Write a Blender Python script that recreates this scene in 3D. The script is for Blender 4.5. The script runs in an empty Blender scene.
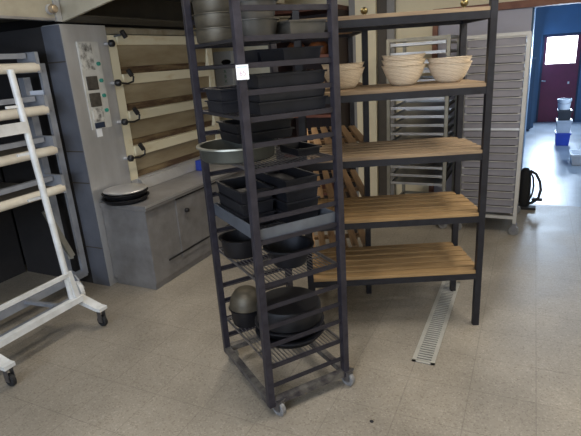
import bpy, bmesh, math, random
from mathutils import Vector, Matrix
random.seed(7)
S = 1.2                       # metres per drawing unit
PI = math.pi
scn = bpy.context.scene
C = scn.collection

# ------------------------------------------------------------------ materials
def lin(h):
    h = h.lstrip('#')
    v = [int(h[i:i+2], 16)/255 for i in (0, 2, 4)]
    return tuple((c/12.92 if c <= .04045 else ((c+.055)/1.055)**2.4) for c in v) + (1,)

def mat(name, col, rough=.5, metal=0., var=.12, scale=14., col2=None, bump=0., stretch=None, rvar=.1, detail=5, thresh=None, spec=.5):
    m = bpy.data.materials.new(name); m.use_nodes = True
    N = m.node_tree.nodes; L = m.node_tree.links; b = N['Principled BSDF']
    b.inputs['Metallic'].default_value = metal
    b.inputs['Specular IOR Level'].default_value = spec
    tc = N.new('ShaderNodeTexCoord'); mp = N.new('ShaderNodeMapping')
    if stretch: mp.inputs['Scale'].default_value = stretch
    L.new(tc.outputs['Object'], mp.inputs['Vector'])
    nz = N.new('ShaderNodeTexNoise'); nz.inputs['Scale'].default_value = scale
    nz.inputs['Detail'].default_value = detail; nz.inputs['Roughness'].default_value = .62
    L.new(mp.outputs[0], nz.inputs['Vector'])
    cr = N.new('ShaderNodeValToRGB'); c1 = lin(col)
    c2 = lin(col2) if col2 else tuple(c*(1-var*2) for c in c1[:3])+(1,)
    lo, hi = thresh or (.3, .7)
    cr.color_ramp.elements[0].position = lo; cr.color_ramp.elements[1].position = hi
    cr.color_ramp.elements[0].color = c2; cr.color_ramp.elements[1].color = c1
    L.new(nz.outputs['Fac'], cr.inputs[0]); L.new(cr.outputs[0], b.inputs['Base Color'])
    mr = N.new('ShaderNodeMapRange')
    mr.inputs['To Min'].default_value = max(.04, rough-rvar); mr.inputs['To Max'].default_value = min(1, rough+rvar)
    L.new(nz.outputs['Fac'], mr.inputs['Value']); L.new(mr.outputs[0], b.inputs['Roughness'])
    if bump:
        bp = N.new('ShaderNodeBump'); bp.inputs['Strength'].default_value = bump; bp.inputs['Distance'].default_value = .01
        L.new(nz.outputs['Fac'], bp.inputs['Height']); L.new(bp.outputs[0], b.inputs['Normal'])
    return m

def emit(name, col, st):
    m = bpy.data.materials.new(name); m.use_nodes = True
    N = m.node_tree.nodes; b = N['Principled BSDF']
    b.inputs['Base Color'].default_value = lin(col)
    b.inputs['Emission Color'].default_value = lin(col); b.inputs['Emission Strength'].default_value = st
    return m

def floor_mat(name, base, dark, light, tile, offx, offy, rough, grout=.012):
    m = bpy.data.materials.new(name); m.use_nodes = True
    N = m.node_tree.nodes; L = m.node_tree.links; b = N['Principled BSDF']
    tc = N.new('ShaderNodeTexCoord')
    vo = N.new('ShaderNodeTexVoronoi'); vo.inputs['Scale'].default_value = 130
    L.new(tc.outputs['Object'], vo.inputs['Vector'])
    sx = N.new('ShaderNodeSeparateColor'); L.new(vo.outputs['Color'], sx.inputs[0])
    cr = N.new('ShaderNodeValToRGB'); e = cr.color_ramp.elements
    e[0].position = 0; e[0].color = lin(dark); e[1].position = 1; e[1].color = lin(light)
    a = cr.color_ramp.elements.new(.22); a.color = lin(base); a = cr.color_ramp.elements.new(.8); a.color = lin(base)
    L.new(sx.outputs[0], cr.inputs[0])
    nz = N.new('ShaderNodeTexNoise'); nz.inputs['Scale'].default_value = 2.3; nz.inputs['Detail'].default_value = 6
    L.new(tc.outputs['Object'], nz.inputs['Vector'])
    st = N.new('ShaderNodeMapRange'); st.inputs['From Min'].default_value = .35; st.inputs['From Max'].default_value = .68
    st.inputs['To Min'].default_value = .80; st.inputs['To Max'].default_value = 1.08
    L.new(nz.outputs['Fac'], st.inputs['Value'])
    mx = N.new('ShaderNodeMix'); mx.data_type = 'RGBA'; mx.blend_type = 'MULTIPLY'; mx.inputs[0].default_value = 1
    L.new(cr.outputs[0], mx.inputs[6]); L.new(st.outputs[0], mx.inputs[7])
    sp = N.new('ShaderNodeSeparateXYZ'); L.new(tc.outputs['Object'], sp.inputs[0])
    def line(out, off):
        ad = N.new('ShaderNodeMath'); ad.operation = 'ADD'; ad.inputs[1].default_value = 100*tile - off
        L.new(out, ad.inputs[0])
        md = N.new('ShaderNodeMath'); md.operation = 'MODULO'; md.inputs[1].default_value = tile; L.new(ad.outputs[0], md.inputs[0])
        lt = N.new('ShaderNodeMath'); lt.operation = 'LESS_THAN'; lt.inputs[1].default_value = grout*.45; L.new(md.outputs[0], lt.inputs[0])
        return lt
    l1 = line(sp.outputs[0], offx); l2 = line(sp.outputs[1], offy)
    mxx = N.new('ShaderNodeMath'); mxx.operation = 'MAXIMUM'; L.new(l1.outputs[0], mxx.inputs[0]); L.new(l2.outputs[0], mxx.inputs[1])
    sc = N.new('ShaderNodeMath'); sc.operation = 'MULTIPLY'; sc.inputs[1].default_value = .28; L.new(mxx.outputs[0], sc.inputs[0])
    m2 = N.new('ShaderNodeMix'); m2.data_type = 'RGBA'; L.new(sc.outputs[0], m2.inputs[0])
    L.new(mx.outputs[2], m2.inputs[6]); m2.inputs[7].default_value = lin('#4a443c')
    L.new(m2.outputs[2], b.inputs['Base Color'])
    rr = N.new('ShaderNodeMapRange'); rr.inputs['To Min'].default_value = rough-.1; rr.inputs['To Max'].default_value = rough+.12
    L.new(nz.outputs['Fac'], rr.inputs['Value']); L.new(rr.outputs[0], b.inputs['Roughness'])
    b.inputs['Specular IOR Level'].default_value = .4
    return m

def wood_mat(name, c1, c2, rough=.6, axis='x'):
    m = mat(name, c1, rough, 0, col2=c2, scale=9, stretch=(.35, 6, 6) if axis == 'x' else (6, .35, 6), detail=7, bump=.08, thresh=(.32, .66))
    return m

M = dict(
    floor=floor_mat('terrazzo_tiles', '#8d867b', '#7b7367', '#9c958a', .276*S, -.155*S, 2.585*S, .44),
    pfloor=floor_mat('passage_floor', '#8d959e', '#7b838c', '#9aa3ad', .276*S, -.155*S, 2.585*S, .34),
    cream=mat('cream_paint', '#ece1c4', .7, var=.03, scale=5),
    lavender=mat('grey_panel', '#b4b3c2', .6, var=.04, scale=4),
    greyjamb=mat('grey_jamb', '#8f8d8c', .5, var=.08),
    darkjamb=mat('dark_jamb', '#4e4740', .6, var=.1),
    ceil=mat('ceiling_paint', '#c9c2b4', .8, var=.05),
    brown=mat('brown_wood_frame', '#8f6350', .6, col2='#75493a', scale=8),
    dark=mat('near_black_surface', '#2c2a2c', .85, var=.2),  # even near-black tone for left wall, rear housing and recessed oven
    steel=mat('stainless_steel', '#c6c7ca', .38, .55, col2='#b0b0b1', scale=5, stretch=(1, 1, .3), rvar=.08),
    steel2=mat('brushed_steel_table', '#989799', .42, .5, col2='#7f7d7d', scale=6, rvar=.1),
    steeldirty=mat('worn_steel', '#aba696', .46, .45, col2='#857a66', scale=7, rvar=.12),
    hood=mat('hood_enamel', '#b3ad9c', .5, .2, col2='#9b9483', scale=4),
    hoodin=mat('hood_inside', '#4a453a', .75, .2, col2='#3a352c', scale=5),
    enamel=mat('cream_enamel', '#d6cfb6', .45, .1, col2='#bfa87c', scale=5, thresh=(.18, .45), stretch=(1, .6, 2)),
    deck=mat('oven_door_glass', '#9b9078', .5, .1, col2='#7a6a50', scale=3.5, stretch=(1, .5, 2.2)),
    soot=mat('baked_soot', '#857354', .75, col2='#4a3626', scale=6, stretch=(1, .5, 3), thresh=(.42, .72)),
    sideshade=mat('blue_grey_side_shade', '#70747f', .45, .3, col2='#5f636e', scale=4),  # shade of the recess side put into the column's side colour
    rung=mat('dark_rung_steel', '#302e36', .5, .35, col2='#232129', scale=18),
    black=mat('black_plastic', '#17171b', .4, var=.1),
    green=mat('green_lens', '#2f8f80', .3, var=.1),
    dial=mat('grey_dial', '#5a554e', .5, .1, col2='#332f2c', scale=30),
    panel=mat('worn_control_panel', '#cfcec9', .5, .1, col2='#54524f', scale=22, thresh=(.32, .58)),
    panelwhite=mat('pale_panel_plate', '#d2d2ce', .45, .2, col2='#bdbcb7', scale=9),
    paper=mat('white_paper', '#e4e6ea', .8, var=.02),
    ink=mat('faded_red_ink', '#b596a4', .8, var=.05),
    inkblue=mat('faded_blue_ink', '#b4c2da', .8, var=.05),
    inkgreen=mat('green_print', '#3f8a6a', .8, var=.05),
    iron=mat('dark_rack_steel', '#393741', .45, .4, col2='#25232c', scale=20, rvar=.12),
    ironworn=mat('worn_rack_rail', '#6a6763', .55, .4, col2='#38343a', scale=16, thresh=(.35, .6)),
    shelfiron=mat('navy_black_steel', '#26272f', .45, .3, col2='#1b1b22', scale=18),
    wire=mat('galvanised_wire', '#86858a', .35, .9, var=.1),
    darkwire=mat('dark_wire', '#4b4a50', .42, .8, var=.15),
    tin=mat('blackened_tin', '#2a2b32', .5, .5, col2='#1b1c22', scale=12, rvar=.12),
    tin2=mat('blackened_round_tin', '#1e1e23', .5, .45, col2='#131317', scale=10, rvar=.12),
    tinold=mat('old_bronze_tin', '#5a5448', .48, .5, col2='#3f3a31', scale=9, stretch=(1, 1, 3)),
    tingrey=mat('grey_tin', '#63605b', .45, .5, col2='#4b4945', scale=8),
    olivetin=mat('dull_olive_tin', '#4a4b45', .55, .4, col2='#3a3b36', scale=8),
    rim=mat('pale_tin_rim', '#8f8f86', .4, .7, var=.1),
    tray=mat('sheet_tray', '#6d737e', .42, .55, col2='#585d67', scale=7),
    slat=wood_mat('pine_slat', '#a08259', '#7c6240'),
    slatold=wood_mat('weathered_slat', '#9a8468', '#786450'),
    slatdeep=wood_mat('pine_slat_rear', '#9b7d5b', '#775c42', axis='y'),
    brass=mat('tarnished_brass', '#8a7c55', .3, .9, var=.15),
    white=mat('white_painted_steel', '#e2e4e6', .45, .1, col2='#c6c7c6', scale=9),
    greypaint=mat('grey_painted_steel', '#a0a4ad', .45, .25, col2='#868a93', scale=8),
    roller=mat('pale_canvas_roller', '#e3ddd0', .75, col2='#d0c6b4', scale=5),
    belt=mat('canvas_belt', '#7e7568', .9, var=.15, scale=20),
    rubber=mat('black_rubber', '#1c1c1f', .7),
    caster=mat('grey_caster', '#7b7b7d', .5, .1, var=.1),
    alu=mat('bright_aluminium', '#c9c9cb', .36, .75, var=.04),
    aludull=mat('dull_aluminium', '#9a9890', .5, .7, col2='#868379', scale=10),
    whitebar=mat('pale_grey_rack_paint', '#b3b1ae', .5, .3, var=.08),
    sheet=mat('dull_tray_face', '#85838b', .6, .3, col2='#76747c', scale=5),
    drain=mat('drain_steel', '#bdbbb3', .4, .35, var=.1),
    pit=mat('drain_pit', '#1e1c1a', .8),
    bluewall=mat('blue_grey_wall', '#4f6b86', .55, var=.06, scale=3),
    reddoor=mat('dark_red_door', '#7c2340', .45, var=.1, scale=4),
    darkframe=mat('dark_blue_frame', '#26324a', .5),
    sky=emit('daylight_pane', '#f2f6ff', 9),
    tube=emit('added_lamp_tube', '#fff3dc', 6),
    blue=mat('blue_plastic', '#1f3a9a', .4, var=.08),
    whiteplastic=mat('white_plastic', '#c9ced6', .45, var=.05),
    greycrate=mat('grey_plastic', '#9aa0ac', .5, var=.06),
    darkcrate=mat('dark_plastic', '#22242c', .5),
    fabric=mat('black_fabric', '#15161a', .85, var=.2, scale=40),
    cabinet=mat('dark_brown_wood', '#3a2620', .6, col2='#22171a', scale=8, stretch=(3, 3, .4)),
    cabfront=mat('reddish_wood_edge', '#6e4030', .55, col2='#4c2a22', scale=8),
    leather=mat('brown_wrapped_goods', '#6b4127', .35, col2='#3a2014', scale=16),
    teal=mat('teal_cabinet', '#3c5873', .5, var=.08),
    rattan=None, glassbulb=mat('lamp_glass', '#b9a68c', .2, .5, var=.15),
)
def rattan():
    m = bpy.data.materials.new('rattan_cane'); m.use_nodes = True
    N = m.node_tree.nodes; L = m.node_tree.links; b = N['Principled BSDF']
    tc = N.new('ShaderNodeTexCoord'); wv = N.new('ShaderNodeTexWave'); wv.wave_type = 'BANDS'; wv.bands_direction = 'Z'
    wv.inputs['Scale'].default_value = 38; wv.inputs['Distortion'].default_value = 2.6; wv.inputs['Detail'].default_value = 2
    wv.inputs['Detail Scale'].default_value = 2
    L.new(tc.outputs['Object'], wv.inputs['Vector'])
    cr = N.new('ShaderNodeValToRGB'); cr.color_ramp.elements[0].color = lin('#a89074'); cr.color_ramp.elements[1].color = lin('#e8d9c2')
    cr.color_ramp.elements[0].position = .05; cr.color_ramp.elements[1].position = .5
    L.new(wv.outputs['Fac'], cr.inputs[0]); L.new(cr.outputs[0], b.inputs['Base Color'])
    bp = N.new('ShaderNodeBump'); bp.inputs['Strength'].default_value = .3; bp.inputs['Distance'].default_value = .003
    L.new(wv.outputs['Fac'], bp.inputs['Height']); L.new(bp.outputs[0], b.inputs['Normal'])
    b.inputs['Roughness'].default_value = .75
    return m
M['rattan'] = rattan()

# ------------------------------------------------------------------ mesh helpers
def BM(): return bmesh.new()
def poly(bm, vs, fs):
    v = [bm.verts.new(p) for p in vs]
    for f in fs:
        try: bm.faces.new([v[i] for i in f])
        except ValueError: pass
BOXF = [(0,3,2,1),(4,5,6,7),(0,1,5,4),(1,2,6,5),(2,3,7,6),(3,0,4,7)]
def box(bm, x0, x1, y0, y1, z0, z1, bev=0):
    vs = [(x0,y0,z0),(x1,y0,z0),(x1,y1,z0),(x0,y1,z0),(x0,y0,z1),(x1,y0,z1),(x1,y1,z1),(x0,y1,z1)]
    v = [bm.verts.new(p) for p in vs]
    fs = [bm.faces.new([v[i] for i in f]) for f in BOXF]
    if bev:
        es = list({e for f in fs for e in f.edges})
        bmesh.ops.bevel(bm, geom=es, offset=bev, segments=2, profile=.7, affect='EDGES')
def bar(bm, p, q, w, h=None, up=(0,0,1)):
    h = h or w; p = Vector(p); q = Vector(q); d = (q-p).normalized(); u = Vector(up)
    if abs(d.dot(u)) > .98: u = Vector((1,0,0))
    s = d.cross(u).normalized(); u = s.cross(d)
    vs = []
    for c in (p, q):
        for a, b in ((-1,-1),(1,-1),(1,1),(-1,1)): vs.append(c + s*a*w/2 + u*b*h/2)
    poly(bm, vs, [(0,1,2,3),(7,6,5,4),(0,4,5,1),(1,5,6,2),(2,6,7,3),(3,7,4,0)])
def tube(bm, pts, r, seg=8, closed=False):
    pts = [Vector(p) for p in pts]; n = len(pts); rings = []
    prev = None
    for i, p in enumerate(pts):
        a = pts[(i-1) % n] if closed or i > 0 else p; b = pts[(i+1) % n] if closed or i < n-1 else p
        d = (b-a).normalized()
        if prev is None:
            u = Vector((0,0,1)) if abs(d.z) < .9 else Vector((1,0,0))
            u = (u - d*u.dot(d)).normalized()
        else: u = (prev - d*prev.dot(d)).normalized()
        prev = u; s = d.cross(u)
        rings.append([bm.verts.new(p + (u*math.cos(2*PI*k/seg) + s*math.sin(2*PI*k/seg))*r) for k in range(seg)])
    m = n if closed else n-1
    for i in range(m):
        A, B = rings[i], rings[(i+1) % n]
        for k in range(seg): bm.faces.new((A[k], A[(k+1) % seg], B[(k+1) % seg], B[k]))
    if not closed:
        bm.faces.new(rings[0][::-1]); bm.faces.new(rings[-1])
def lathe(bm, prof, seg=32, mtx=None, sx=1, sy=1):
    """revolve (r, z) profile; r == 0 closes with a pole"""
    rings = []
    for r, z in prof:
        if r < 1e-6: rings.append([bm.verts.new((mtx @ Vector((0,0,z))) if mtx else (0,0,z))])
        else:
            ring = []
            for k in range(seg):
                v = Vector((r*sx*math.cos(2*PI*k/seg), r*sy*math.sin(2*PI*k/seg), z))
                ring.append(bm.verts.new(mtx @ v if mtx else v))
            rings.append(ring)
    for A, B in zip(rings, rings[1:]):
        for k in range(seg):
            j = (k+1) % seg
            if len(A) == 1 and len(B) == 1: continue
            if len(A) == 1: bm.faces.new((A[0], B[j], B[k]))
            elif len(B) == 1: bm.faces.new((A[k], A[j], B[0]))
            else: bm.faces.new((A[k], A[j], B[j], B[k]))
def prism(bm, pts, axis, a, b):
    """extrude polygon pts along axis index; pts are the two other coords in order"""
    def mk(p, t):
        l = list(p); l.insert(axis, t); return tuple(l)
    n = len(pts); vs = [mk(p, a) for p in pts] + [mk(p, b) for p in pts]
    poly(bm, vs, [tuple(range(n))[::-1], tuple(range(n, 2*n))] + [(i, (i+1) % n, n+(i+1) % n, n+i) for i in range(n)])
def T(x=0, y=0, z=0, rx=0, ry=0, rz=0):
    return Matrix.Translation((x,y,z)) @ Matrix.Rotation(rz,4,'Z') @ Matrix.Rotation(ry,4,'Y') @ Matrix.Rotation(rx,4,'X')

def obj(name, bm, m, parent=None, loc=(0,0,0), rz=0, smooth=False, label=None):
    bmesh.ops.recalc_face_normals(bm, faces=bm.faces)
    for v in bm.verts: v.co *= S
    me = bpy.data.meshes.new(name); bm.to_mesh(me); bm.free()
    me.materials.append(M[m] if isinstance(m, str) else m)
    if smooth:
        for p in me.polygons: p.use_smooth = True
        try: me.set_sharp_from_angle(angle=math.radians(38))
        except Exception: pass
    o = bpy.data.objects.new(name, me); C.objects.link(o)
    o.location = Vector(loc)*S; o.rotation_euler = (0,0,rz)
    if parent: o.parent = parent
    if label: o['label'] = label
    return o
def tag(o, label, cat, group=None, kind=None):
    o['label'] = label; o['category'] = cat
    if group: o['group'] = group
    if kind: o['kind'] = kind
    return o
def thing(name, label, cat, loc=(0,0,0), rz=0, group=None, rot=None):
    o = bpy.data.objects.new(name, None); C.objects.link(o)
    o.empty_display_size = .1
    o.location = Vector(loc)*S; o.rotation_euler = rot or (0,0,rz)
    return tag(o, label, cat, group)
def struct(name, bm, m, label=None, parent=None):
    o = obj(name, bm, m, parent)
    if not parent:
        o['kind'] = 'structure'
        if label: o['label'] = label
    return o
def dup(root, loc, rz=None, label=None, group=None):
    r = root.copy(); C.objects.link(r); r.location = Vector(loc)*S
    if rz is not None: r.rotation_euler = (0,0,rz)
    if label: r['label'] = label
    if group: r['group'] = group
    for ch in list(root.children):
        c = ch.copy(); C.objects.link(c); c.parent = r
        for g in list(ch.children):
            d = g.copy(); C.objects.link(d); d.parent = c
    return r
ORD = ['topmost','second','third','fourth','fifth','sixth','seventh','eighth','ninth','tenth','eleventh','twelfth','thirteenth',
       'fourteenth','fifteenth','sixteenth','seventeenth','eighteenth','nineteenth','twentieth','twenty-first','twenty-second','lowest']
def nth(i, n): return ('topmost' if i == 0 else 'lowest' if i == n-1 else ORD[i] + ' from the top')

# room axes: X to the right along the back wall, Y along the oven wall (away), Z up
A = math.radians(26.5)
# ------------------------------------------------------------------ camera
cd = bpy.data.cameras.new('camera'); cam = bpy.data.objects.new('camera', cd); C.objects.link(cam)
pit, rol, foc = .31259, -.06771, 488.994
fw = Vector((-math.sin(A)*math.cos(pit), math.cos(A)*math.cos(pit), -math.sin(pit)))
rt0 = Vector((math.cos(A), math.sin(A), 0)); up0 = rt0.cross(fw)
rt = rt0*math.cos(rol) + up0*math.sin(rol); up = -rt0*math.sin(rol) + up0*math.cos(rol)
mw = Matrix((( rt.x, up.x, -fw.x, 0), (rt.y, up.y, -fw.y, 0), (rt.z, up.z, -fw.z, 1.5*S), (0,0,0,1)))
cam.matrix_world = mw
cd.sensor_width = 36; cd.sensor_fit = 'HORIZONTAL'; cd.lens = foc/581*36; cd.clip_start = .02
scn.camera = cam

# ------------------------------------------------------------------ the room
XL, XR, YF, YB, ZC = -3.75, 1.9, -1.6, 5.15, 2.35
b = BM(); box(b, XL, XR, YF, YB, -.1, 0); struct('floor', b, 'floor')
b = BM(); box(b, XL, XR, YF, YB, ZC, ZC+.1); struct('ceiling', b, 'ceil')
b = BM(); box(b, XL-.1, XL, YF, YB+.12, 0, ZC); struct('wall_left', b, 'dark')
b = BM(); box(b, XR, XR+.1, YF, YB+.12, 0, ZC); struct('wall_right', b, 'cream')
b = BM(); box(b, XL, XR, YF-.1, YF, 0, ZC); struct('wall_front', b, 'cream')
b = BM()
box(b, XL, -.9, YB, YB+.12, 0, ZC); box(b, -.9, XR, YB, YB+.12, 1.864, ZC); box(b, 1.35, XR, YB, YB+.12, 0, 1.864)
struct('wall_back', b, 'cream')
b = BM(); box(b, -.9, 1.35, YB-.03, YB+.12, 1.804, 1.864); struct('trim_1', b, 'brown', 'brown wooden beam over the wide opening')
b = BM(); box(b, -.9, -.855, YB-.03, YB+.12, 0, 1.804); struct('trim_2', b, 'brown', 'brown wooden door post behind the narrow tray trolley')
b = BM(); box(b, -1.64, -1.43, YB-.12, YB, 0, ZC); struct('trim_3', b, 'cream', 'cream pillar behind the wooden shelving')
b = BM(); box(b, -1.71, -1.64, YB-.1, YB, 0, ZC); struct('trim_4', b, 'greyjamb')
b = BM(); box(b, -1.43, -1.335, YB-.07, YB, 0, ZC); struct('trim_5', b, 'darkjamb')
b = BM(); box(b, -1.335, -1.26, YB-.06, YB, 0, ZC); struct('trim_6', b, 'greyjamb')
b = BM(); box(b, -.853, -.046, YB+.02, YB+.07, 0, 1.802); struct('door_2', b, 'lavender', 'pale grey sliding panel behind the wide tray trolley')
# passage beyond the opening
PE = 11.0
b = BM(); box(b, -.3, 1.5, YB, PE+.1, -.1, -.002); struct('floor_passage', b, 'pfloor')
b = BM(); box(b, -.25, -.03, YB+.12, 9.0, 0, 2.3); box(b, -.25, .08, 10.25, PE, 0, 2.3); box(b, -.25, -.15, 9.0, 10.25, 0, 2.3); struct('wall_passage_left', b, 'bluewall')
b = BM(); box(b, 1.35, 1.45, YB+.12, PE, 0, 2.3); struct('wall_passage_right', b, 'bluewall')
b = BM(); box(b, -.25, 1.45, YB+.12, PE+.1, 2.3, 2.4); struct('ceiling_passage', b, 'bluewall')
b = BM(); box(b, -.25, .12, PE, PE+.1, 0, 2.3); box(b, .8, 1.45, PE, PE+.1, 0, 2.3); box(b, .12, .8, PE, PE+.1, 1.64, 2.3)
struct('wall_passage_end', b, 'bluewall')
d1 = struct('door_1', (lambda b: (box(b, .155, .77, PE+.02, PE+.07, 0, 1.1), box(b, .155, .2, PE+.02, PE+.07, 1.1, 1.6),
      box(b, .705, .77, PE+.02, PE+.07, 1.1, 1.6), box(b, .2, .705, PE+.02, PE+.07, 1.585, 1.6), b)[-1])(BM()), 'reddoor', 'dark red door with a bright window')
b = BM(); box(b, .12, .155, PE, PE+.08, 0, 1.64); box(b, .77, .8, PE, PE+.08, 0, 1.64); box(b, .155, .77, PE, PE+.08, 1.6, 1.64)
struct('door_frame', b, 'darkframe', parent=d1)
b = BM(); box(b, .2, .705, PE+.035, PE+.05, 1.1, 1.585); struct('window_pane', b, 'sky', parent=d1)
b = BM(); tube(b, [(.17, PE+.02, .79), (.17, PE-.03, .79), (.235, PE-.03, .785)], .012); struct('door_handle', b, 'alu', parent=d1)
b = BM(); box(b, .61, .64, PE-.0, PE+.02, .72, .76); struct('door_lock', b, 'alu', parent=d1)

# ------------------------------------------------------------------ lamps
def area(name, loc, sx, sy, power, col, rot=(0,0,0)):
    l = bpy.data.lights.new(name, 'AREA'); l.shape = 'RECTANGLE'; l.size = sx; l.size_y = sy; l.energy = power; l.color = col
    o = bpy.data.objects.new(name, l); C.objects.link(o); o.location = Vector(loc)*S; o.rotation_euler = rot
    return o
def added_ceiling_lamp(x, y, label, power, col, L_=1.2):  # out-of-view lamps, added and placed to light the oven and trolleys
    t = thing('added_ceiling_lamp', label, 'lamp', (x, y, ZC-.06), 0, 'added unseen ceiling lamps')
    b = BM(); box(b, -.09, .09, -L_/2, L_/2, .02, .06); obj('housing', b, 'whiteplastic', t)
    for s in (-.04, .04):
        b = BM(); tube(b, [(s, -L_/2+.03, .003), (s, L_/2-.03, .003)], .013); obj('added_lamp_tube', b, 'tube', t)
    area('added_lamp_light', (x, y, ZC-.085), .2*S, L_*S, power, col)
added_ceiling_lamp(-.6, .6, 'added unseen fluorescent lamp on the ceiling above the open floor', 34, (1, .93, .84))
added_ceiling_lamp(.45, 2.6, 'added unseen fluorescent lamp on the ceiling to the right of the wooden shelving', 50, (1, .93, .82))
added_ceiling_lamp(-1.75, 2.75, 'added unseen fluorescent lamp on the ceiling before the deck oven', 34, (1, .9, .75))

# unseen window behind the camera, added for cool fill light
w = struct('added_window', (lambda b: (box(b, -2.4, .6, YF, YF+.02, 1.0, 1.04), box(b, -2.4, .6, YF, YF+.02, 2.06, 2.1), box(b, -2.4, -2.36, YF, YF+.02, 1.0, 2.1),
     box(b, .56, .6, YF, YF+.02, 1.0, 2.1), box(b, -.92, -.88, YF, YF+.02, 1.0, 2.1), b)[-1])(BM()), 'whiteplastic')
b = BM(); box(b, -2.36, .56, YF+.002, YF+.012, 1.04, 2.06); struct('window_pane', b, emit('added_daylight', '#cfe0ff', 1.2), parent=w)
area('added_window_light', (-.9, YF+.06, 1.55), 2.9*S, 1.0*S, 120, (.72, .84, 1), (math.radians(90), 0, 0))
area('passage_light', (.45, PE-.06, 1.33), .5*S, .46*S, 130, (.62, .79, 1), (math.radians(-90), 0, 0))
area('passage_side_light', (1.3, 7.3, 1.3), 2.2*S, 1.2*S, 85, (.58, .77, 1), (0, math.radians(90), 0))
wd = bpy.data.worlds.new('World'); scn.world = wd; wd.use_nodes = True
wd.node_tree.nodes['Background'].inputs[0].default_value = (.6, .65, .75, 1); wd.node_tree.nodes['Background'].inputs[1].default_value = .17

# ------------------------------------------------------------------ deck oven (right one)
VX = -2.69
ov = thing('deck_oven', 'tall stainless deck oven with cream door bars and a control column', 'oven', (VX, 2.347, 0))
def oy(y): return y-2.347
b = BM(); box(b, -.16, 0, .006, oy(2.73), 0, 1.805); obj('control_column', b, 'steel', ov)
b = BM(); box(b, -.165, -.004, 0, .0055, .0, 1.80); obj('side_panel', b, 'sideshade', ov)
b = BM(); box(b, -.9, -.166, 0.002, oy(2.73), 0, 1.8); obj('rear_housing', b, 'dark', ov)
b = BM(); box(b, -.9, -.07, oy(2.73)+.001, oy(4.01), .03, 1.805); obj('oven_body', b, 'steeldirty', ov)
for a, c in ((2.735, 2.815), (3.93, 4.01)):
    b = BM(); box(b, -.07, -.002, oy(a), oy(c), .6, 1.745); obj('door_jamb', b, 'enamel', ov)
b = BM(); box(b, -.07, .0, oy(2.735), oy(4.01), 1.752, 1.79); obj('top_trim', b, 'steeldirty', ov)
for z0, z1 in ((1.678, 1.746), (1.405, 1.478), (1.14, 1.214), (.877, .951)):
    b = BM(); box(b, -.07, .012, oy(2.818), oy(3.928), z0, z1, .006); obj('door_bar', b, 'enamel', ov)
for i, (z0, z1) in enumerate(((1.478, 1.678), (1.214, 1.405), (.951, 1.14), (.705, .877))):
    b = BM()
    # door: sloping plate, deeper at its foot
    prism(b, [(-.07, z0+.052), (-.07, z1), (-.008, z1), (-.028, z0+.052)], 1, oy(2.818), oy(3.928))
    d = obj('oven_door', b, 'deck', ov)
    b = BM(); prism(b, [(-.07, z0), (-.07, z0+.05), (-.029, z0+.05), (-.04, z0)], 1, oy(2.82), oy(3.926)); obj('door_sill', b, 'soot', d)
b = BM(); box(b, -.07, .004, oy(2.735), oy(4.01), .6, .704); obj('lower_rail', b, 'steel', ov)
for k, z_ in enumerate((1.685, 1.423, 1.15, .884)):
    b = BM(); tube(b, [(0, oy(2.705), z_), (.05, oy(2.705), z_)], .012, 10); obj('knob_stem', b, 'steel', ov, smooth=True)
    b = BM(); lathe(b, [(0, -.024), (.015, -.022), (.024, -.010), (.026, 0), (.024, .010), (.015, .022), (0, .024)], 14, T(.06, oy(2.705), z_))
    hd = obj('door_knob', b, 'black', ov, smooth=True)
    b = BM()
    if k: tube(b, [(.06, oy(2.72), z_-.002), (.06, oy(2.80), z_-.012), (.062, oy(2.855), z_+.0), (.062, oy(2.865), z_+.03), (.058, oy(2.845), z_+.06)], .007, 6)
    else: tube(b, [(0, oy(2.80), z_+.05), (.05, oy(2.82), z_+.06)], .006, 6)
    tube(b, [(.055, oy(2.825), z_+.085), (.062, oy(2.85), z_+.04)], .018, 8)
    obj('door_lever', b, 'black', ov, smooth=True)
# control panel
b = BM(); box(b, 0, .006, oy(2.455), oy(2.635), 1.13, 1.70); cp = obj('control_panel', b, 'panelwhite', ov)
b = BM(); box(b, .006, .009, oy(2.462), oy(2.57), 1.52, 1.692); obj('worn_plate', b, 'panel', cp)
for z_ in (1.435, 1.325, 1.225):
    b = BM(); box(b, .006, .014, oy(2.475), oy(2.57), z_-.045, z_+.045, .006)
    g = obj('gauge', b, 'dial' if z_ > 1.3 else 'panel', cp)
b = BM(); box(b, .006, .012, oy(2.48), oy(2.565), 1.135, 1.172); obj('display_slot', b, 'darkframe', cp)
for z_ in (1.558, 1.448, 1.348, 1.248):
    b = BM(); tube(b, [(.006, oy(2.602), z_), (.02, oy(2.602), z_)], .013, 12); obj('indicator_light', b, 'green', cp, smooth=True)
b = BM(); box(b, .001, .004, oy(2.488), oy(2.535), 1.075, 1.13); obj('paper_sticker', b, 'paper', ov)
for z_ in (1.58, 1.0, .78, .3):
    b = BM(); box(b, -.165, -.004, -.003, -.0005, z_-.004, z_+.004); obj('side_seam', b, 'darkjamb', ov)

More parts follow.
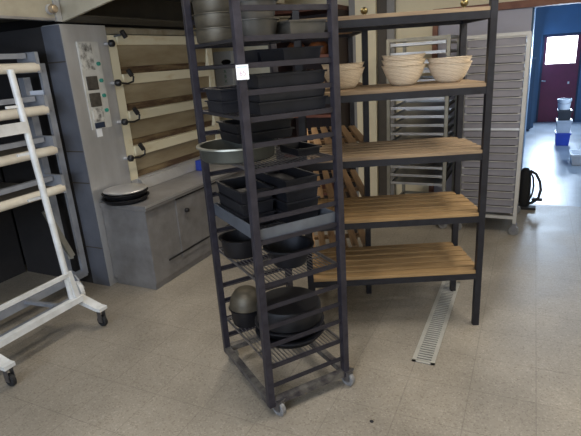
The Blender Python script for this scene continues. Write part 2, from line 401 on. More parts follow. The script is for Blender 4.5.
# stainless bench before the oven
bt = thing('steel_bench', 'low stainless base cabinet with overhanging worktop before the deck oven', 'cabinet', (VX, 2.39, 0))
def by(y): return y-2.39
b = BM(); box(b, .004, .40, 0.012, by(4.0), .05, .59); obj('body', b, 'steel2', bt)
b = BM(); box(b, .02, .385, .02, by(4.0), 0, .05); obj('plinth', b, 'steel2', bt)
b = BM(); box(b, .002, .42, 0, by(4.01), .592, .628, .006); obj('worktop', b, 'steel2', bt)
b = BM(); box(b, .42, .423, 0, by(4.01), .614, .63); obj('worktop_edge', b, 'alu', bt)
b = BM(); prism(b, [(.006, .629), (.006, .70), (.03, .695), (.075, .635), (.075, .629)], 1, by(2.80), by(4.0)); obj('sloped_ledge', b, 'steel', bt)
b = BM(); box(b, .40, .406, by(2.72), by(4.0), .13, .575); dr = obj('drop_door', b, 'steel2', bt)
b = BM(); box(b, .4062, .409, by(2.72), by(3.3), .578, .590); box(b, .4062, .409, by(2.56), by(3.6), .165, .178); obj('gap_strip', b, 'black', dr)
b = BM(); lathe(b, [(0, -.012), (.016, -.01), (.018, 0), (.014, .014), (0, .016)], 12, T(.42, by(2.82), .475, ry=PI/2)); obj('knob', b, 'black', dr, smooth=True)

# hood over the oven
hd = thing('extractor_hood', 'cream canopy hood projecting above the deck oven', 'hood', (VX, 2.376, 1.816))
hz = ZC-1.816-.002
b = BM(); prism(b, [(0, 0), (.74, .14), (.74, hz), (0, hz)], 1, .0, .02); obj('side_panel', b, 'hood', hd)
b = BM(); prism(b, [(0, 0), (.74, .14), (.74, hz), (0, hz)], 1, 1.68, 1.70); obj('side_panel', b, 'hood', hd)
b = BM(); box(b, .72, .74, .02, 1.68, .138, hz); obj('front_panel', b, 'hood', hd)
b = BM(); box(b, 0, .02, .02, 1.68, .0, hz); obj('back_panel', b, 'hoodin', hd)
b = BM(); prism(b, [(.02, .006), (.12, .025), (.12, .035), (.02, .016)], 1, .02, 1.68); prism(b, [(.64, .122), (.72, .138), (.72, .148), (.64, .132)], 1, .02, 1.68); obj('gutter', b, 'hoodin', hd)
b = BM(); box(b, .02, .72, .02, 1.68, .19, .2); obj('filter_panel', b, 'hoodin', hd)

# left neighbour: hood fascia with a lamp over a dark oven recess
hf = thing('oven_fascia', 'cream metal fascia panel above the dark recess at the left', 'panel', (VX, .9, 1.822))
b = BM(); box(b, -.03, 0, 0, 1.43, .014, ZC-1.824); obj('front_panel', b, 'hood', hf)
b = BM(); box(b, -.04, .006, 0, 1.43, 0, .014); obj('lower_lip', b, 'steel2', hf)
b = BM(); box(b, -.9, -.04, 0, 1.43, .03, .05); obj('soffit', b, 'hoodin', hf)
b = BM(); box(b, -.01, .012, 1.432, 1.472, -.004, ZC-1.824); obj('corner_strip', b, 'steel', hf)
lp = thing('oven_lamp', 'small glass lamp on the cream fascia above the white loader', 'lamp', (VX+.001, 2.30, 1.885))
b = BM(); lathe(b, [(0, 0), (.03, 0), (.03, .012), (.02, .014)], 16, T(ry=PI/2)); obj('lamp_base', b, 'steel', lp, smooth=True)
b = BM(); lathe(b, [(.022, .012), (.028, .03), (.022, .05), (0, .058)], 16, T(ry=PI/2)); obj('lamp_glass', b, 'glassbulb', lp, smooth=True)
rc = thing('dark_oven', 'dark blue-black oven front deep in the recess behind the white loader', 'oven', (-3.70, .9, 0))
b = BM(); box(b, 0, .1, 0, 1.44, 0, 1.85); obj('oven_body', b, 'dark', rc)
for z_ in (.55, .9, 1.2, 1.5):
    b = BM(); box(b, .1, .13, .05, 1.4, z_, z_+.05); obj('door_bar', b, 'tray', rc)

# lids on the bench corner
def round_pan(bm, r, h, t=.006, flare=.9, seg=36, mtx=None, rim=.008):
    rb = r*flare
    lathe(bm, [(0, 0), (rb*.96, 0), (rb, .006), (r, h-.004), (r+rim, h-.003), (r+rim, h), (r-t, h), (rb-t, .012), (rb-t-.008, t), (0, t)], seg, mtx)
px, py_ = -2.525, 2.49
labs = ['black round pan at the bottom of the pile on the steel bench corner', 'black round pan in the middle of the pile on the steel bench corner']
for i in range(2):
    b = BM(); round_pan(b, .155-.004*i, .034, flare=.93)
    tag(obj('round_pan', b, 'tin2', None, (px, py_, .629+i*.035), smooth=True), labs[i], 'pan', 'pans on the bench corner')
b = BM(); lathe(b, [(0, 0), (.13, 0), (.148, .008), (.15, .014), (.146, .018), (.10, .026), (.05, .028), (.0, .03)], 36)
tag(obj('pan_lid', b, 'alu', None, (px+.005, py_, .6995), smooth=True), 'shiny round metal lid on top of the pile on the steel bench corner', 'lid')
b = BM(); box(b, -.035, .035, -.045, .045, 0, .09, .008)
tag(obj('blue_box', b, 'blue', None, (-2.565, 3.47, .629)), 'small blue box at the back of the steel bench', 'box')

# ------------------------------------------------------------------ oven loader (left)
ld = thing('oven_loader', 'white wheeled oven loader with four canvas roller peels', 'trolley', (-2.4, 1.3, 0))
def P3(x, y, z): return (x+2.4, y-1.3, z)
def part(name, m, segs, w=.03, h=None, parent=ld, **k):
    b = BM()
    for p, q in segs: bar(b, P3(*p), P3(*q), w, h)
    return obj(name, b, m, parent)
part('base_rail', 'white', [((-2.40, 1.05, .195), (-2.40, 1.86, .195))], .04, .035)
part('base_rail', 'greypaint', [((-2.47, 1.05, .165), (-2.47, 1.86, .165))], .03, .05)
part('tie_rail', 'white', [((-2.415, 1.05, .365), (-2.415, 1.83, .365))], .022)
b = BM(); tube(b, [P3(-2.42, 1.815, .2), P3(-2.44, 1.812, .6), P3(-2.50, 1.812, 1.545)], .0185, 12); obj('upright_tube', b, 'white', ld, smooth=True)
b = BM(); tube(b, [P3(-2.42, 1.08, .2), P3(-2.44, 1.078, .6), P3(-2.50, 1.078, 1.545)], .0185, 12); obj('upright_tube', b, 'white', ld, smooth=True)
part('cross_arm', 'white', [((-2.455, 1.07, 1.245), (-2.455, 1.80, 1.245))], .012, .06)
part('side_plate', 'white', [((-2.40, 1.835, .19), (-2.42, 1.825, .38))], .03)
part('side_rail', 'greypaint', [((-2.44, 1.80, .15), (-2.86, 1.80, .12))], .022)
part('side_rail', 'white', [((-2.40, 1.06, .195), (-2.87, 1.06, .12))], .03)
part('rear_rail', 'greypaint', [((-2.87, 1.05, .11), (-2.87, 2.31, .11))], .04, .05)
b = BM()
bar(b, P3(-2.86, 2.295, .10), P3(-2.86, 2.295, 1.58), .045, .022, (1, 0, 0)); obj('rear_post', b, 'greypaint', ld)
b = BM(); bar(b, P3(-2.95, 2.22, .13), P3(-2.95, 2.22, 1.50), .05, .05, (1, 0, 0)); obj('rear_post', b, 'greypaint', ld)
b = BM(); bar(b, P3(-2.87, 1.08, .10), P3(-2.87, 1.08, 1.58), .04, .03, (1, 0, 0)); obj('rear_post', b, 'greypaint', ld)
part('rear_link', 'greypaint', [((-2.95, 2.22, .14), (-2.87, 2.22, .12)), ((-2.95, 2.22, 1.4), (-2.87, 2.285, 1.4))], .03)
for z_ in (1.555, 1.30, 1.045, .79):
    pl = BM()
    tube(pl, [P3(-2.75, 1.06, z_), P3(-2.75, 2.16, z_), P3(-2.75, 2.175, z_)], .029, 12)
    r = obj('peel_roller', pl, 'roller', ld, smooth=True)
    b = BM(); box(b, *[v for v in (-.95, -.345)], -.24, .87, z_-.012, z_+.012); obj('peel_belt', b, 'belt', r)
    b = BM(); box(b, -.43, -.395, -.24, .85, z_+.055, z_+.085); obj('peel_rail', b, 'greypaint', r)
    b = BM(); box(b, -.50, -.33, .862, .885, z_-.03, z_+.09); bar(b, (-.40, .88, z_-.02), (-.46, .985, z_-.02), .03, .02); obj('end_bracket', b, 'greypaint', r)
    if z_ < 1.5:
        b = BM(); bar(b, P3(-2.49, 1.73, z_+.055), P3(-2.485, 1.83, z_+.055), .012, .014); obj('hook', b, 'white', ld)
part('swing_arm', 'aludull', [((-2.82, 2.06, .66), (-2.80, 2.17, .30)), ((-2.80, 2.16, .30), (-2.90, 2.24, .29))], .035)
def caster(parent, x, y, r, wm, top, name='caster', off=(0, 0)):
    b = BM(); 
    for s in (-1, 1): box(b, -.016, .016, s*.017-.002, s*.017+.002, r*.9, top)
    box(b, -.022, .022, -.022, .022, top-.006, top)
    bmesh.ops.transform(b, matrix=T(x, y, 0, rz=off[0]), verts=b.verts)
    f = obj(name, b, 'wire', parent)
    b = BM(); lathe(b, [(0, -.011), (r*.35, -.012), (r*.4, -.009), (r*.78, -.009), (r*.85, -.012), (r, -.009), (r, .009), (r*.85, .012), (r*.78, .009), (r*.4, .009), (r*.35, .012), (0, .011)], 20, T(x, y, r, rz=off[0]) @ T(rx=PI/2))
    obj('wheel', b, wm, f, smooth=True)
for yy in (1.86, 1.235):
    b = BM(); prism(b, [(-.06, .15), (.10, .115), (.14, .115), (.14, .135), (.10, .137), (-.06, .185)], 1, yy-1.3-.03 + .03, yy-1.3+.06); f = obj('foot_arm', b, 'white', ld)
    caster(ld, .105, yy-1.3+.035, .035, 'rubber', .115)
b = BM(); lathe(b, [(0, -.013), (.05, -.016), (.07, -.013), (.073, 0), (.07, .013), (.05, .016), (0, .013)], 24, T(*P3(-2.72, 2.105, .073), rz=math.radians(-18)) @ T(rx=PI/2)); obj('large_wheel', b, 'white', ld, smooth=True)
part('wheel_fork', 'greypaint', [((-2.71, 2.135, .078), (-2.79, 2.145, .16)), ((-2.79, 2.145, .15), (-2.87, 2.165, .125))], .012, .03)

# ------------------------------------------------------------------ wooden shelving (two units in an L)
shx, shy, shr = -.189, 2.642, math.radians(24.7)
def sh(x, y, z=0):   # shelf frame -> room
    c, s = math.cos(shr), math.sin(shr); return (shx + c*x - s*y, shy + s*x + c*y, z)
LV = [1.659, 1.315, .987, .652, .321]
PW = .032
def shelf_unit(name, label, x0, x1, y0, y1, posts, along, knobs):
    t = thing(name, label, 'shelving', sh(0, 0), shr)
    for px_, py, top in posts:
        b = BM(); box(b, px_-PW/2, px_+PW/2, py-PW/2, py+PW/2, 0, top); p = obj('post', b, 'shelfiron', t)
        if (px_, py) in knobs:
            b = BM(); lathe(b, [(0, 0), (.010, 0), (.010, .008), (.018, .014), (.022, .026), (.018, .038), (0, .046)], 16, T(px_, py, top)); obj('knob', b, 'brass', p, smooth=True)
    for i, z_ in enumerate(LV):
        b = BM(); h = .034
        box(b, x0, x1, y0-.014, y0+.012, z_-h, z_); box(b, x0, x1, y1-.012, y1+.014, z_-h, z_)
        box(b, x0-.014, x0+.012, y0, y1, z_-h, z_); box(b, x1-.012, x1+.014, y0, y1, z_-h, z_)
        f = obj('shelf_frame', b, 'shelfiron', t)
        n = 6; W0, W1 = (y0-.012, y1+.012) if along == 'x' else (x0-.012, x1+.012)
        g = .022 if along == 'x' else .026; sw = ((W1-W0) - g*(n-1))/n
        for k in range(n):
            a = W0 + k*(sw+g); b = BM(); e = .018
            m_ = ('slatold' if i < 3 else 'slat') if along == 'x' else 'slatdeep'
            if along == 'x':
                ends = (x0+PW/2+.001, x1-PW/2-.001) if k in (0, n-1) else (x0-.012, x1+.012)
                box(b, ends[0], ends[1], a, a+sw, z_, z_+.018, .002)
            else:
                ends = (y0+PW/2+.001, y1-PW/2-.001) if k in (0, n-1) else (y0+.002, y1+.012)
                box(b, a, a+sw, ends[0], ends[1], z_, z_+.018, .002)
            obj('slat', b, m_, f)
        if along == 'y':
            b = BM()
            for yy in (y0+(y1-y0)*.35, y0+(y1-y0)*.7): box(b, x0, x1, yy-.02, yy+.02, z_-.02, z_-.001)
            obj('cross_batten', b, 'slatdeep', f)
    return t
D_ = .421
shelf_unit('shelving_unit', 'black steel shelving with five wooden slat shelves holding pale cane baskets', -.922, 0, 0, D_,
    [(0, 0, 1.72), (0, D_, 1.705), (-.922, 0, 1.72), (-.922, D_, 1.705)], 'x', [(0, D_), (0, 0)])
shelf_unit('shelving_unit', 'second slatted shelving unit standing crosswise behind the left half of the first', -.908, -.539, D_+.036, 1.22,
    [(-.539, D_+.036, 1.705), (-.908, D_+.036, 1.69), (-.539, 1.22, 1.69), (-.908, 1.22, 1.69)], 'y', [(-.539, D_+.036)])

tag(obj('loaf_tin', (lambda b: (box(b, -.035, .035, -.1, .1, 0, .003), box(b, -.035, .035, -.1, -.097, .003, .085), box(b, -.035, .035, .097, .1, .003, .085),
     box(b, -.035, -.032, -.097, .097, .003, .085), box(b, .032, .035, -.097, .097, .003, .085), b)[-1])(BM()), 'tin2', None, sh(-.845, .2, LV[1]+.0185), shr),
    'upright black tin at the left end of the basket shelf', 'baking tin')
# cane baskets on the second shelf
def basket_bm(r, h, wob, oval=1.0):
    b = BM(); prof = []
    nr = 11
    for k in range(nr+1):
        f = k/nr; rr = r*(.46 + .54*f**.65); prof.append((rr + 0.0036*math.sin(f*nr*PI*2), f*h))
    out = [(0, 0), (r*.40, 0)] + prof + [(r+.003, h+.003), (r-.005, h+.003)]
    out += [(rr-.0075, zz) for rr, zz in prof[::-1] if zz > .012] + [(r*.40, .008), (0, .008)]
    lathe(b, out, 40, None, 1, oval)
    for v in b.verts:
        a = math.atan2(v.co.y, v.co.x); f = v.co.z/h
        v.co.z += wob*math.sin(2*a+wob*900)*f*f; v.co.x *= 1 + .03*f*math.sin(3*a)
    return b
zt = LV[1]+.0185
stacks = [(-.372, .20, [(.113, .098), (.112, .096), (.110, .09)], 'middle'), (-.128, .225, [(.114, .095), (.112, .092)], 'right-hand'), (-.688, .21, [(.112, .1), (.11, .096)], 'left-hand')]
for x_, y_, lst, nm in stacks:
    names = {3: ['lowest', 'second', 'topmost'], 2: ['lower', 'upper']}[len(lst)]
    for i, (r, h) in enumerate(lst):
        o = obj('bread_basket', basket_bm(r, h, .0018, 1.0), 'rattan', None, sh(x_, y_, zt + i*.030), shr, smooth=True)
        tag(o, f'{names[i]} pale cane basket of the {nm} basket stack on the wooden shelf', 'basket', 'cane baskets on the second shelf')

# ------------------------------------------------------------------ tin rack
K = 1.047
rkx, rky, rkr = -.886*K, 1.477*K, math.radians(27.957+26.5)
RW, RD = .378*K, .489*K
def rk(x, y, z=0):
    c, s = math.cos(rkr), math.sin(rkr); x *= K; y *= K; return (rkx + c*x - s*y, rky + s*x + c*y, z)
RZ = [1.679, 1.585, 1.499, 1.41, 1.318, 1.227, 1.135, 1.046, .95, .86, .775, .68, .584, .497, .414, .315, .225]
RZ = [1.5-(1.5-z_)*K for z_ in RZ]
rack = thing('bakery_rack', 'tall narrow dark steel rack on casters full of black baking tins', 'rack', rk(0, 0), rkr)
pw = .030
for x_ in (0, RW):
    for y_ in (0, RD):
        b = BM(); box(b, x_-pw/2, x_+pw/2, y_-pw/2, y_+pw/2, .055, 1.82, .003); obj('post', b, 'iron', rack)
        caster(rack, x_+(.034 if x_ == 0 else .012), y_+(-.006 if y_ == 0 else .01), .034, 'caster', .084, off=(math.radians(-70), 0))
for z_ in RZ:
    for y_, s in ((0, 1), (RD, -1)):
        b = BM(); a = y_
        pts = [(a-.004*s, z_-.019), (a+.014*s, z_-.019), (a+.014*s, z_-.015), (a+.002*s, z_-.015), (a+.002*s, z_), (a-.004*s, z_)]
        prism(b, pts if s > 0 else pts[::-1], 0, pw/2-.002, RW-pw/2+.002); obj('rung', b, 'rung', rack)
for y_ in (0, RD):
    b = BM(); box(b, pw/2, RW-pw/2, y_-.015, y_+.015, .06, .09); obj('base_rail', b, 'ironworn', rack)
    b = BM(); box(b, pw/2, RW-pw/2, y_-.012, y_+.012, 1.79, 1.815); obj('top_rail', b, 'iron', rack)
for x_ in (0, RW):
    b = BM(); box(b, x_-.015, x_+.015, pw/2, RD-pw/2, .06, .09); obj('base_rail', b, 'ironworn', rack)
    b = BM(); box(b, x_-.012, x_+.012, pw/2, RD-pw/2, 1.79, 1.815); obj('top_rail', b, 'iron', rack)
# paper label on the near post
lab = thing('paper_label', 'small white paper note stuck on the near left post of the tin rack', 'note', rk(0, -.0, 1.5-.042*K), rkr - math.radians(22))
b = BM(); box(b, -.016, .027, -.0245, -.0235, -.012, .038); obj('paper', b, 'paper', lab)
b = BM(); box(b, -.012, .023, -.0249, -.0246, .028, .033); obj('printed_line', b, 'inkblue', lab)
def text(name, body, size, m, parent, loc, rot, ext=.0004):
    cu = bpy.data.curves.new(name, 'FONT'); cu.body = body; cu.size = size*S; cu.align_x = 'CENTER'; cu.align_y = 'CENTER'; cu.extrude = ext*S
    o = bpy.data.objects.new(name, cu); C.objects.link(o)
    dg = bpy.context.evaluated_depsgraph_get(); me = bpy.data.meshes.new_from_object(o.evaluated_get(dg))
    bpy.data.objects.remove(o); bpy.data.curves.remove(cu)
    o = bpy.data.objects.new(name, me); C.objects.link(o); me.materials.clear(); me.materials.append(M[m])
    o.parent = parent; o.location = Vector(loc)*S; o.rotation_euler = rot
    return o
text('lettering', '65', .024, 'ink', lab, (.006, -.0248, .009), (PI/2, 0, 0))

# shelves in the rack rest on the rung ledges
def wire_shelf(zi, label, m='wire', x0=pw/2+.001, x1=None, sp=.017):
    z_ = RZ[zi]-.015; x1 = x1 or RW-pw/2-.001; y0, y1 = .008, RD-.008
    t = BM(); b = t
    zz = .009
    for p, q in (((x0, y0), (x1, y0)), ((x0, y1), (x1, y1)), ((x0, y0), (x0, y1)), ((x1, y0), (x1, y1))): bar(b, (*p, .006), (*q, .006), .006, .012)
    n = int((x1-x0)/sp)
    for k in range(1, n):
        x_ = x0+(x1-x0)*k/n; bar(b, (x_, y0, zz), (x_, y1, zz), .0032)
    for f in (.25, .5, .75): bar(b, (x0, y0+(y1-y0)*f, .004), (x1, y0+(y1-y0)*f, .004), .005)
    o = obj('wire_shelf', b, m, None, rk(0, 0, z_), rkr)
    tag(o, label, 'shelf', 'wire shelves in the tin rack')
    return z_ + .0125
zA = wire_shelf(1, 'wire shelf of the tin rack carrying the tall round tins', 'darkwire')
zB = wire_shelf(2, 'wire shelf of the tin rack directly under the round tin shelf', 'darkwire')
zC = wire_shelf(4, 'wire shelf of the tin rack under the stacked deep loaf tins near the label', 'darkwire')
zE = wire_shelf(6, 'wire shelf of the tin rack under the wide round pan with pale rim')
zG = wire_shelf(11, 'wire shelf of the tin rack just below the deep sheet tray')
zI = wire_shelf(15, 'lowest wire shelf of the tin rack under the big round pans')

def box_tin_bm(lx, ly, h, t=.004, fl=.9):
    b = BM(); X, Y = lx/2, ly/2; xb, yb = X*fl if fl < 1 else X, Y-(X-X*fl)
    r = .007
    def rect(x, y, z): return [(-x,-y,z),(x,-y,z),(x,y,z),(-x,y,z)]
    L_ = [rect(xb, yb, 0), rect(X, Y, h-.006), rect(X+r, Y+r, h-.006), rect(X+r, Y+r, h), rect(X-t, Y-t, h), rect(xb-t, yb-t, t)]
    vs = [v for l in L_ for v in l]; fs = [(3,2,1,0)]
    for i in range(len(L_)-1):
        for k in range(4): fs.append((4*i+k, 4*i+(k+1) % 4, 4*i+4+(k+1) % 4, 4*i+4+k))
    fs.append((20,21,22,23)); poly(b, vs, fs); return b
def loaf(x, y, z, lx, ly, h, label, m='tin', rz=0, fl=.94, group=None):
    o = obj('loaf_tin', box_tin_bm(lx*K, ly*K, h*K, fl=fl), m, None, rk(x, y, z), rkr+rz)
    return tag(o, label, 'baking tin', group)
def pan(x, y, z, r, h, label, m='tin2', flare=.93, tilt=(0, 0), name='round_tin', group=None, rimm=None):
    r *= K; h *= K
    b = BM(); round_pan(b, r, h, flare=flare)
    t = obj(name, b, m, None, rk(x, y, z), rkr, smooth=True)
    t.rotation_euler = (tilt[0], tilt[1], rkr)
    if rimm:
        b = BM(); lathe(b, [(r-.002, h+.0005), (r+.011, h+.0005), (r+.012, h-.006), (r+.0085, h-.006), (r+.0085, h-.001), (r-.002, h-.0002)], 36)
        obj('rim', b, rimm, t, smooth=True)
    return tag(t, label, 'baking tin', group)
# A: round tins
for i in range(3):
    h = .052
    pan(.088, .365, zA+K*i*(h+.001), .098, h, ['lowest', 'middle', 'topmost'][i] + ' ribbed round tin of the tall stack at the rear of the top rack shelf', 'tinold', .97, group='round tins on the top rack shelf')
for i in range(2):
    pan(.13, .125, zA+K*i*.061, .08, .06, ['lower', 'upper'][i] + ' grey round tin beside the label post on the top rack shelf', 'tingrey', .86, group='round tins on the top rack shelf')
loaf(.295, .13, zA, .15, .19, .05, 'low grey loaf tin at the right front of the top rack shelf', 'tingrey')
loaf(.29, .36, zA, .13, .15, .085, 'brownish loaf tin at the right rear of the top rack shelf', 'tinold')
# B: low dark tins
loaf(.275, .15, zB, .16, .2, .045, 'flat dark tin at the front on the second rack shelf')
loaf(.28, .37, zB, .15, .16, .05, 'flat dark tin at the back on the second rack shelf')
# C: loaf tin stacks
for x_, y_, lx_, cnt, nm in ((.215, .115, .28, 3, 'front'), (.165, .33, .30, 2, 'rear')):
    for i in range(cnt):
        loaf(x_, y_, zC+K*i*.0475, lx_, .17, .046, (['bottom', 'middle', 'top'] if cnt == 3 else ['lower', 'upper'])[i] + f' long black loaf tin of the {nm} stack below the paper note', 'tin', fl=.97, group='stacked loaf tins below the note')
# E: round pan with pale rim and dark tins on it
pan(.075, .275, zE, .155, .06, 'wide round pan with pale rim sticking out at the left of the rack', 'olivetin', .96, rimm='rim')
for i in range(2):
    loaf(.185, .325+.004*i, zE+.0005+K*(.06+i*.039), .25, .20, .038, ['lower', 'upper'][i] + ' flat black tin lying on the wide pale-rimmed pan', 'tin2', fl=.96)
loaf(.305, .17, zE, .10, .16, .03, 'small shallow black tin on the mesh right of the wide pan', 'tin2')
# F: deep sheet tray with a cooling grid and loaf tins
zt_ = RZ[9]-.015
b = BM(); x0, x1, y0, y1 = pw/2+.001, RW-pw/2-.001, .0075, RD-.0075
box(b, x0, x1, y0, y1, 0, .004); 
for q in ((x0, x1, y0, y0+.004), (x0, x1, y1-.004, y1), (x0, x0+.004, y0, y1), (x1-.004, x1, y0, y1)): box(b, *q, .004, .058)
tag(obj('baking_tray', b, 'tray', None, rk(0, 0, zt_), rkr), 'deep blue-grey sheet tray halfway up the tin rack', 'tray')
b = BM()
for k in range(19): bar(b, (.022+.0185*k, .02, .0065), (.022+.0185*k, RD-.025, .0065), .003)
for y_ in (.025, .17, .31, RD-.03): bar(b, (.021, y_, .0022), (RW-.021, y_, .0022), .0044)
tag(obj('cooling_grid', b, 'wire', None, rk(0, 0, zt_+.0041), rkr), 'shiny wire cooling grid lying in the deep sheet tray', 'grid')
zF = zt_+.0041+.0082
for i in range(3):
    loaf(.10, .31, zF+K*i*.051, .14, .27, .05, ['bottom', 'middle', 'top'][i] + ' black loaf tin of the left stack in the deep sheet tray', 'tin', group='loaf tins in the sheet tray')
for i in range(4):
    loaf(.268, .265, zF+K*i*.047, .15, .33, .046, ['bottom', 'second', 'third', 'top'][i] + ' black loaf tin of the right stack in the deep sheet tray', 'tin', group='loaf tins in the sheet tray')
# G: two deep round tins below the tray
pan(.085, .365, zG, .092, .085, 'deep black round tin at the rear left below the sheet tray', 'tin2', .9)
pan(.205, .135, zG, .098, .085, 'black bowl-shaped tin with lighter band at the front below the sheet tray', 'tin', .72, rimm='tin2')
# I: bottom
pan(.085, .389, zI, .075, .085, 'black round tin at the rear left of the lowest rack shelf', 'tin2', .9)
b = BM(); lathe(b, [(r_*K, z_*K) for r_, z_ in [(.079, 0), (.082, .003), (.078, .03), (.066, .06), (.05, .082), (.035, .09), (0, .092), (0, .087), (.045, .078), (.061, .058), (.073, .03), (.075, 0), (.079, 0)]], 32)
tag(obj('metal_bowl', b, 'tinold', None, rk(.088, .387, zI+.0005+K*.085), rkr, smooth=True), 'grey metal bowl upside down on a black round tin low in the rack', 'bowl')
pan(.205, .175, zI, .148, .038, 'bottom wide black pan of the pile on the lowest rack shelf', 'tin2', .92, rimm='tin')
pan(.205, .175, zI+K*.040, .146, .042, 'middle wide black pan of the pile on the lowest rack shelf', 'tin2', .92, rimm='tin')
b = BM(); lathe(b, [(r_*K, z_*K) for r_, z_ in [(.141, 0), (.146, .004), (.144, .07), (.136, .084), (0, .087), (0, .083), (.132, .079), (.138, .068), (.140, 0)]], 40)
o = obj('round_tin', b, 'tin2', None, rk(.205, .175, zI+.001+K*.083), rkr, smooth=True); o.rotation_euler = (.0, .0, rkr)
tag(o, 'deep black round tin upside down on top of the pile low in the rack', 'baking tin')

# ------------------------------------------------------------------ tray trolleys
def trolley(name, label, x0, x1, y0, y1, top, postm, slots, pw_=.028):
    t = thing(name, label, 'trolley', (x0, y0, 0)); W_, D2 = x1-x0, y1-y0
    for px_ in (0, W_):
        for py in (0, D2):
            b = BM(); box(b, px_-pw_/2, px_+pw_/2, py-pw_/2, py+pw_/2, .10, top, .003); obj('post', b, postm, t)
            caster(t, px_, py, .04, 'caster', .10)
    for z_ in (.15, top-.012):
        b = BM()
        for py in (0, D2): box(b, pw_/2, W_-pw_/2, py-.01, py+.01, z_-.012, z_+.012)
        for px_ in (0, W_): box(b, px_-.01, px_+.01, pw_/2, D2-pw_/2, z_-.012, z_+.012)
        obj('frame_ring', b, postm, t)
    for z_ in slots:
        for px_, s in ((0, 1), (W_, -1)):
            b = BM(); e = px_+s*pw_/2
            box(b, min(e, e+s*.022), max(e, e+s*.022), -.01, D2+.01, z_-.004, z_)
            box(b, min(e-s*.004, e), max(e-s*.004, e), .01, D2-.01, z_-.004, z_+.012)
            obj('runner', b, postm, t)
    return t
def tray_mesh(w, d, h, m, deep):
    b = BM(); t = .003
    box(b, 0, w, 0, d, 0, t)
    for q in ((0, w, 0, t), (0, w, d-t, d), (0, t, 0, d), (w-t, w, 0, d)): box(b, *q, t, h)
    if not deep: box(b, 0, w, -.007, 0, h-.009, h)   # rolled front rim
    return b
# narrow trolley
ax0, ax1, ay0, ay1 = -1.093, -.613, 4.215, 4.80
asl = [.385+.0725*k for k in range(17)]
trolley('tray_trolley', 'narrow aluminium tray trolley with shiny spaced trays behind the wooden shelves', ax0, ax1, ay0, ay1, 1.605, 'aludull', asl)
proto = None
n = len(asl)
for i, z_ in enumerate(asl[::-1]):
    lab_ = f'shiny flat tray, {nth(i, n)} in the narrow trolley behind the shelving'
    loc = (ax0+.018, ay0-.005, z_+.0005)
    if proto is None:
        proto = obj('baking_tray', tray_mesh(ax1-ax0-.036, .56, .022, None, 0), 'alu', None, loc); tag(proto, lab_, 'tray', 'trays in the narrow trolley'); o = proto
    else: o = dup(proto, loc, None, lab_)
# wide trolley
bx0, bx1, by0, by1 = -.49, -.045, 4.20, 4.80
bsl = [.185+.0625*k for k in range(22)]
tw = trolley('tray_trolley', 'wide grey tray trolley filled with dull trays right of the wooden shelving', bx0, bx1, by0, by1, 1.585, 'whitebar', bsl)
b = BM(); box(b, .015, bx1-bx0-.015, -.012, -.008, .868, .882); obj('retaining_bar', b, 'alu', tw)
proto = None; n = len(bsl)
for i, z_ in enumerate(bsl[::-1]):
    lab_ = f'dull grey tray, {nth(i, n)} in the wide trolley beside the passage'
    loc = (bx0+.018, by0+.002, z_+.0005)
    if proto is None:
        proto = obj('baking_tray', tray_mesh(bx1-bx0-.036, .57, .055, None, 1), 'sheet', None, loc); tag(proto, lab_, 'tray', 'trays in the wide trolley')
        b = BM(); box(b, 0, bx1-bx0-.036, -.010, 0, .051, .056); obj('rim', b, 'whitebar', proto)
    else: dup(proto, loc, None, lab_)

# ------------------------------------------------------------------ drain in the floor
dn = thing('floor_drain', 'long steel drain grate set in the tiles below the shelving', 'drain', (-.446, 2.165, 0))
DW, DL = .113, .99
b = BM(); box(b, 0, DW, 0, DL, .0005, .002); obj('pit', b, 'pit', dn)
b = BM()
for q in ((0, .02, 0, DL), (DW-.02, DW, 0, DL), (0, DW, 0, .012), (0, DW, DL-.012, DL)): box(b, *q, .002, .006)
obj('frame', b, 'drain', dn)
b = BM()
for k in range(44):
    y_ = .016+.0218*k; box(b, .02, DW-.02, y_, y_+.0125, .003, .006)
obj('grate', b, 'drain', dn)

# ------------------------------------------------------------------ things in and near the passage
bp = thing('backpack', 'black backpack with curved straps on the floor beside the wide trolley', 'bag', (.02, 5.0, 0))
b = BM()
lathe(b, [(0, .012), (.06, .012), (.075, .03), (.078, .12), (.07, .28), (.055, .36), (.03, .385), (0, .39)], 20, T(-.01, .02, 0), .75, .9)
obj('body', b, 'fabric', bp, smooth=True)
b = BM(); tube(b, [(.03, -.02, .37), (.08, -.04, .345), (.115, -.05, .28), (.13, -.05, .2), (.115, -.05, .12), (.07, -.04, .07), (.03, -.03, .05)], .013, 8); obj('strap', b, 'fabric', bp, smooth=True)
b = BM(); tube(b, [(.03, .03, .35), (.058, .0, .30), (.068, -.01, .22), (.06, -.01, .14), (.04, 0, .09)], .008, 8); obj('strap', b, 'fabric', bp, smooth=True)
b = BM(); box(b, -.05, .10, -.07, .02, 0, .024, .006); box(b, .06, .15, -.04, .0, .085, .11, .006); obj('base', b, 'rubber', bp)

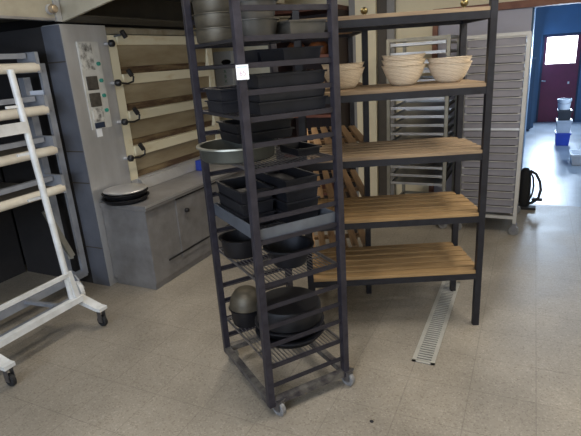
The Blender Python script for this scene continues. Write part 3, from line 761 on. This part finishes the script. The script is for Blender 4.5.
def crate_bm(w, d, h, tp=.03, t=.012):
    b = BM(); X, Y = w/2, d/2
    def rect(x, y, z): return [(-x,-y,z),(x,-y,z),(x,y,z),(-x,y,z)]
    L_ = [rect(X-tp, Y-tp, 0), rect(X, Y, h-.025), rect(X+.012, Y+.012, h-.025), rect(X+.012, Y+.012, h), rect(X-t, Y-t, h), rect(X-tp-t, Y-tp-t, t)]
    vs = [v for l in L_ for v in l]; fs = [(3,2,1,0)]
    for i in range(5):
        for k in range(4): fs.append((4*i+k, 4*i+(k+1) % 4, 4*i+4+(k+1) % 4, 4*i+4+k))
    fs.append((20,21,22,23)); poly(b, vs, fs); return b
cx, cy = .48, 8.52
tag(obj('crate', crate_bm(.19, .30, .19, .01), 'blue', None, (cx, cy, 0)), 'blue plastic crate at the foot of the stack in the passage', 'crate')
tag(obj('crate', crate_bm(.19, .30, .185, .012), 'greycrate', None, (cx, cy, .191)), 'pale grey plastic crate standing on the blue crate in the passage', 'crate')
tag(obj('crate', crate_bm(.17, .28, .145, .012), 'darkcrate', None, (cx-.005, cy, .377)), 'dark crate under the white bucket in the passage', 'crate')
bk = thing('bucket', 'white plastic bucket on top of the crate stack before the red door', 'bucket', (cx-.02, cy, .523))
b = BM(); lathe(b, [(0, 0), (.078, 0), (.09, .13), (.097, .13), (.097, .155), (.09, .158), (.086, .158), (.075, .01), (0, .01)], 24); obj('body', b, 'whiteplastic', bk, smooth=True)
b = BM(); tube(b, [(.098*math.cos(a), -.03-.07*math.sin(a), .14-.05*math.sin(a)) for a in [PI*k/10 for k in range(11)]], .003, 6); obj('handle', b, 'wire', bk)
tag(obj('tub', crate_bm(.30, .34, .14, .02), 'whiteplastic', None, (.665, 7.15, 0)), 'white plastic tub at the right edge of the passage', 'tub')
b = BM(); vs = []
prism(b, [(-.16, 0), (-.13, 0), (.09, .95), (.06, .95)], 1, -.02, .0)
tag(obj('leaning_board', b, 'whiteplastic', None, (.78, 7.6, 0)), 'narrow pale board leaning at the right of the passage', 'board')
cb = thing('passage_cabinet', 'dark teal cabinet along the left side of the passage', 'cabinet', (-.14, 9.83, 0))
b = BM(); box(b, 0, .17, 0, .4, .03, 1.25); obj('body', b, 'teal', cb)
b = BM(); box(b, .02, .15, .02, .38, 0, .03); obj('plinth', b, 'darkframe', cb)
b = BM(); box(b, .01, .16, -.012, 0, .06, 1.23); obj('door', b, 'teal', cb)

# ------------------------------------------------------------------ dark cabinet behind the shelving, wall things
dc = thing('open_cabinet', 'dark brown open cabinet against the wall behind the slatted shelving', 'cabinet', (-2.43, 4.68, 0))
W_ = .70
b = BM(); box(b, 0, .03, 0, .46, 0, 1.93); box(b, W_-.03, W_, 0, .46, 0, 1.93); box(b, .03, W_-.03, .44, .46, 0, 1.93); obj('carcass', b, 'cabinet', dc)
b = BM(); box(b, -.01, W_+.01, -.02, .46, 1.931, 1.97); obj('top', b, 'cabfront', dc)
for z_ in (.1, .5, .92, 1.22, 1.50, 1.74):
    b = BM(); box(b, .031, W_-.031, .0, .438, z_, z_+.028); obj('shelf', b, 'cabfront', dc)
b = BM(); box(b, W_-.06, W_-.028, -.012, -.001, .0, 1.93); box(b, 0, .03, -.012, -.001, 0, 1.93); obj('face_frame', b, 'cabfront', dc)
def sack(x, z, w, h, label):
    b = BM(); lathe(b, [(0, 0), (w*.45, 0), (w*.5, h*.2), (w*.5, h*.7), (w*.35, h*.97), (0, h)], 18, None, 1, .7)
    for v in b.verts:
        a = math.atan2(v.co.y, v.co.x); v.co.z *= 1+.06*math.sin(5*a+z*9)
        if v.co.z < .001: v.co.z = 0
    tag(obj('bag', b, 'leather', None, (-2.43+x, 4.86, z), smooth=True), label, 'bag', 'brown bags in the dark cabinet')
sack(.2, 1.529, .2, .13, 'brown shiny bag at the left on the second shelf of the dark cabinet')
sack(.45, 1.529, .22, .12, 'brown shiny bag at the right on the second shelf of the dark cabinet')
sack(.3, 1.249, .24, .14, 'brown shiny bag on the third shelf of the dark cabinet')
wb = thing('wall_dispenser', 'white wall box with green writing seen between the tins beyond the oven', 'dispenser', (-3.38, YB-.10, 1.24))
b = BM(); box(b, 0, .24, 0, .098, 0, .40, .008); obj('body', b, 'whiteplastic', wb)
b = BM(); lathe(b, [(0, 0), (.05, 0), (.05, .004), (0, .004)], 20, T(.17, -.001, .28, rx=PI/2), 1.3, .6); obj('opening', b, 'black', wb)
text('lettering', 'A\nB\nX', .055, 'inkgreen', wb, (.14, -.002, .12), (PI/2, 0, 0))

# ------------------------------------------------------------------ crumbs
b = BM(); lathe(b, [(0, 0), (.006, 0), (.008, .004), (.005, .008), (0, .009)], 7, T(0, 0, 0), 1.2, .8)
tag(obj('crumb', b, 'rubber', None, (-.51, 1.67, 0)), 'small dark crumb on the floor right of the front caster', 'crumb')

# ------------------------------------------------------------------ view
vs_ = scn.view_settings
vs_.view_transform = 'Standard'; vs_.look = 'None'; vs_.gamma = 1; vs_.exposure = -.06
try: vs_.use_curve_mapping = False
except Exception: pass
scn.cycles.use_denoising = True
scn.cycles.max_bounces = 8
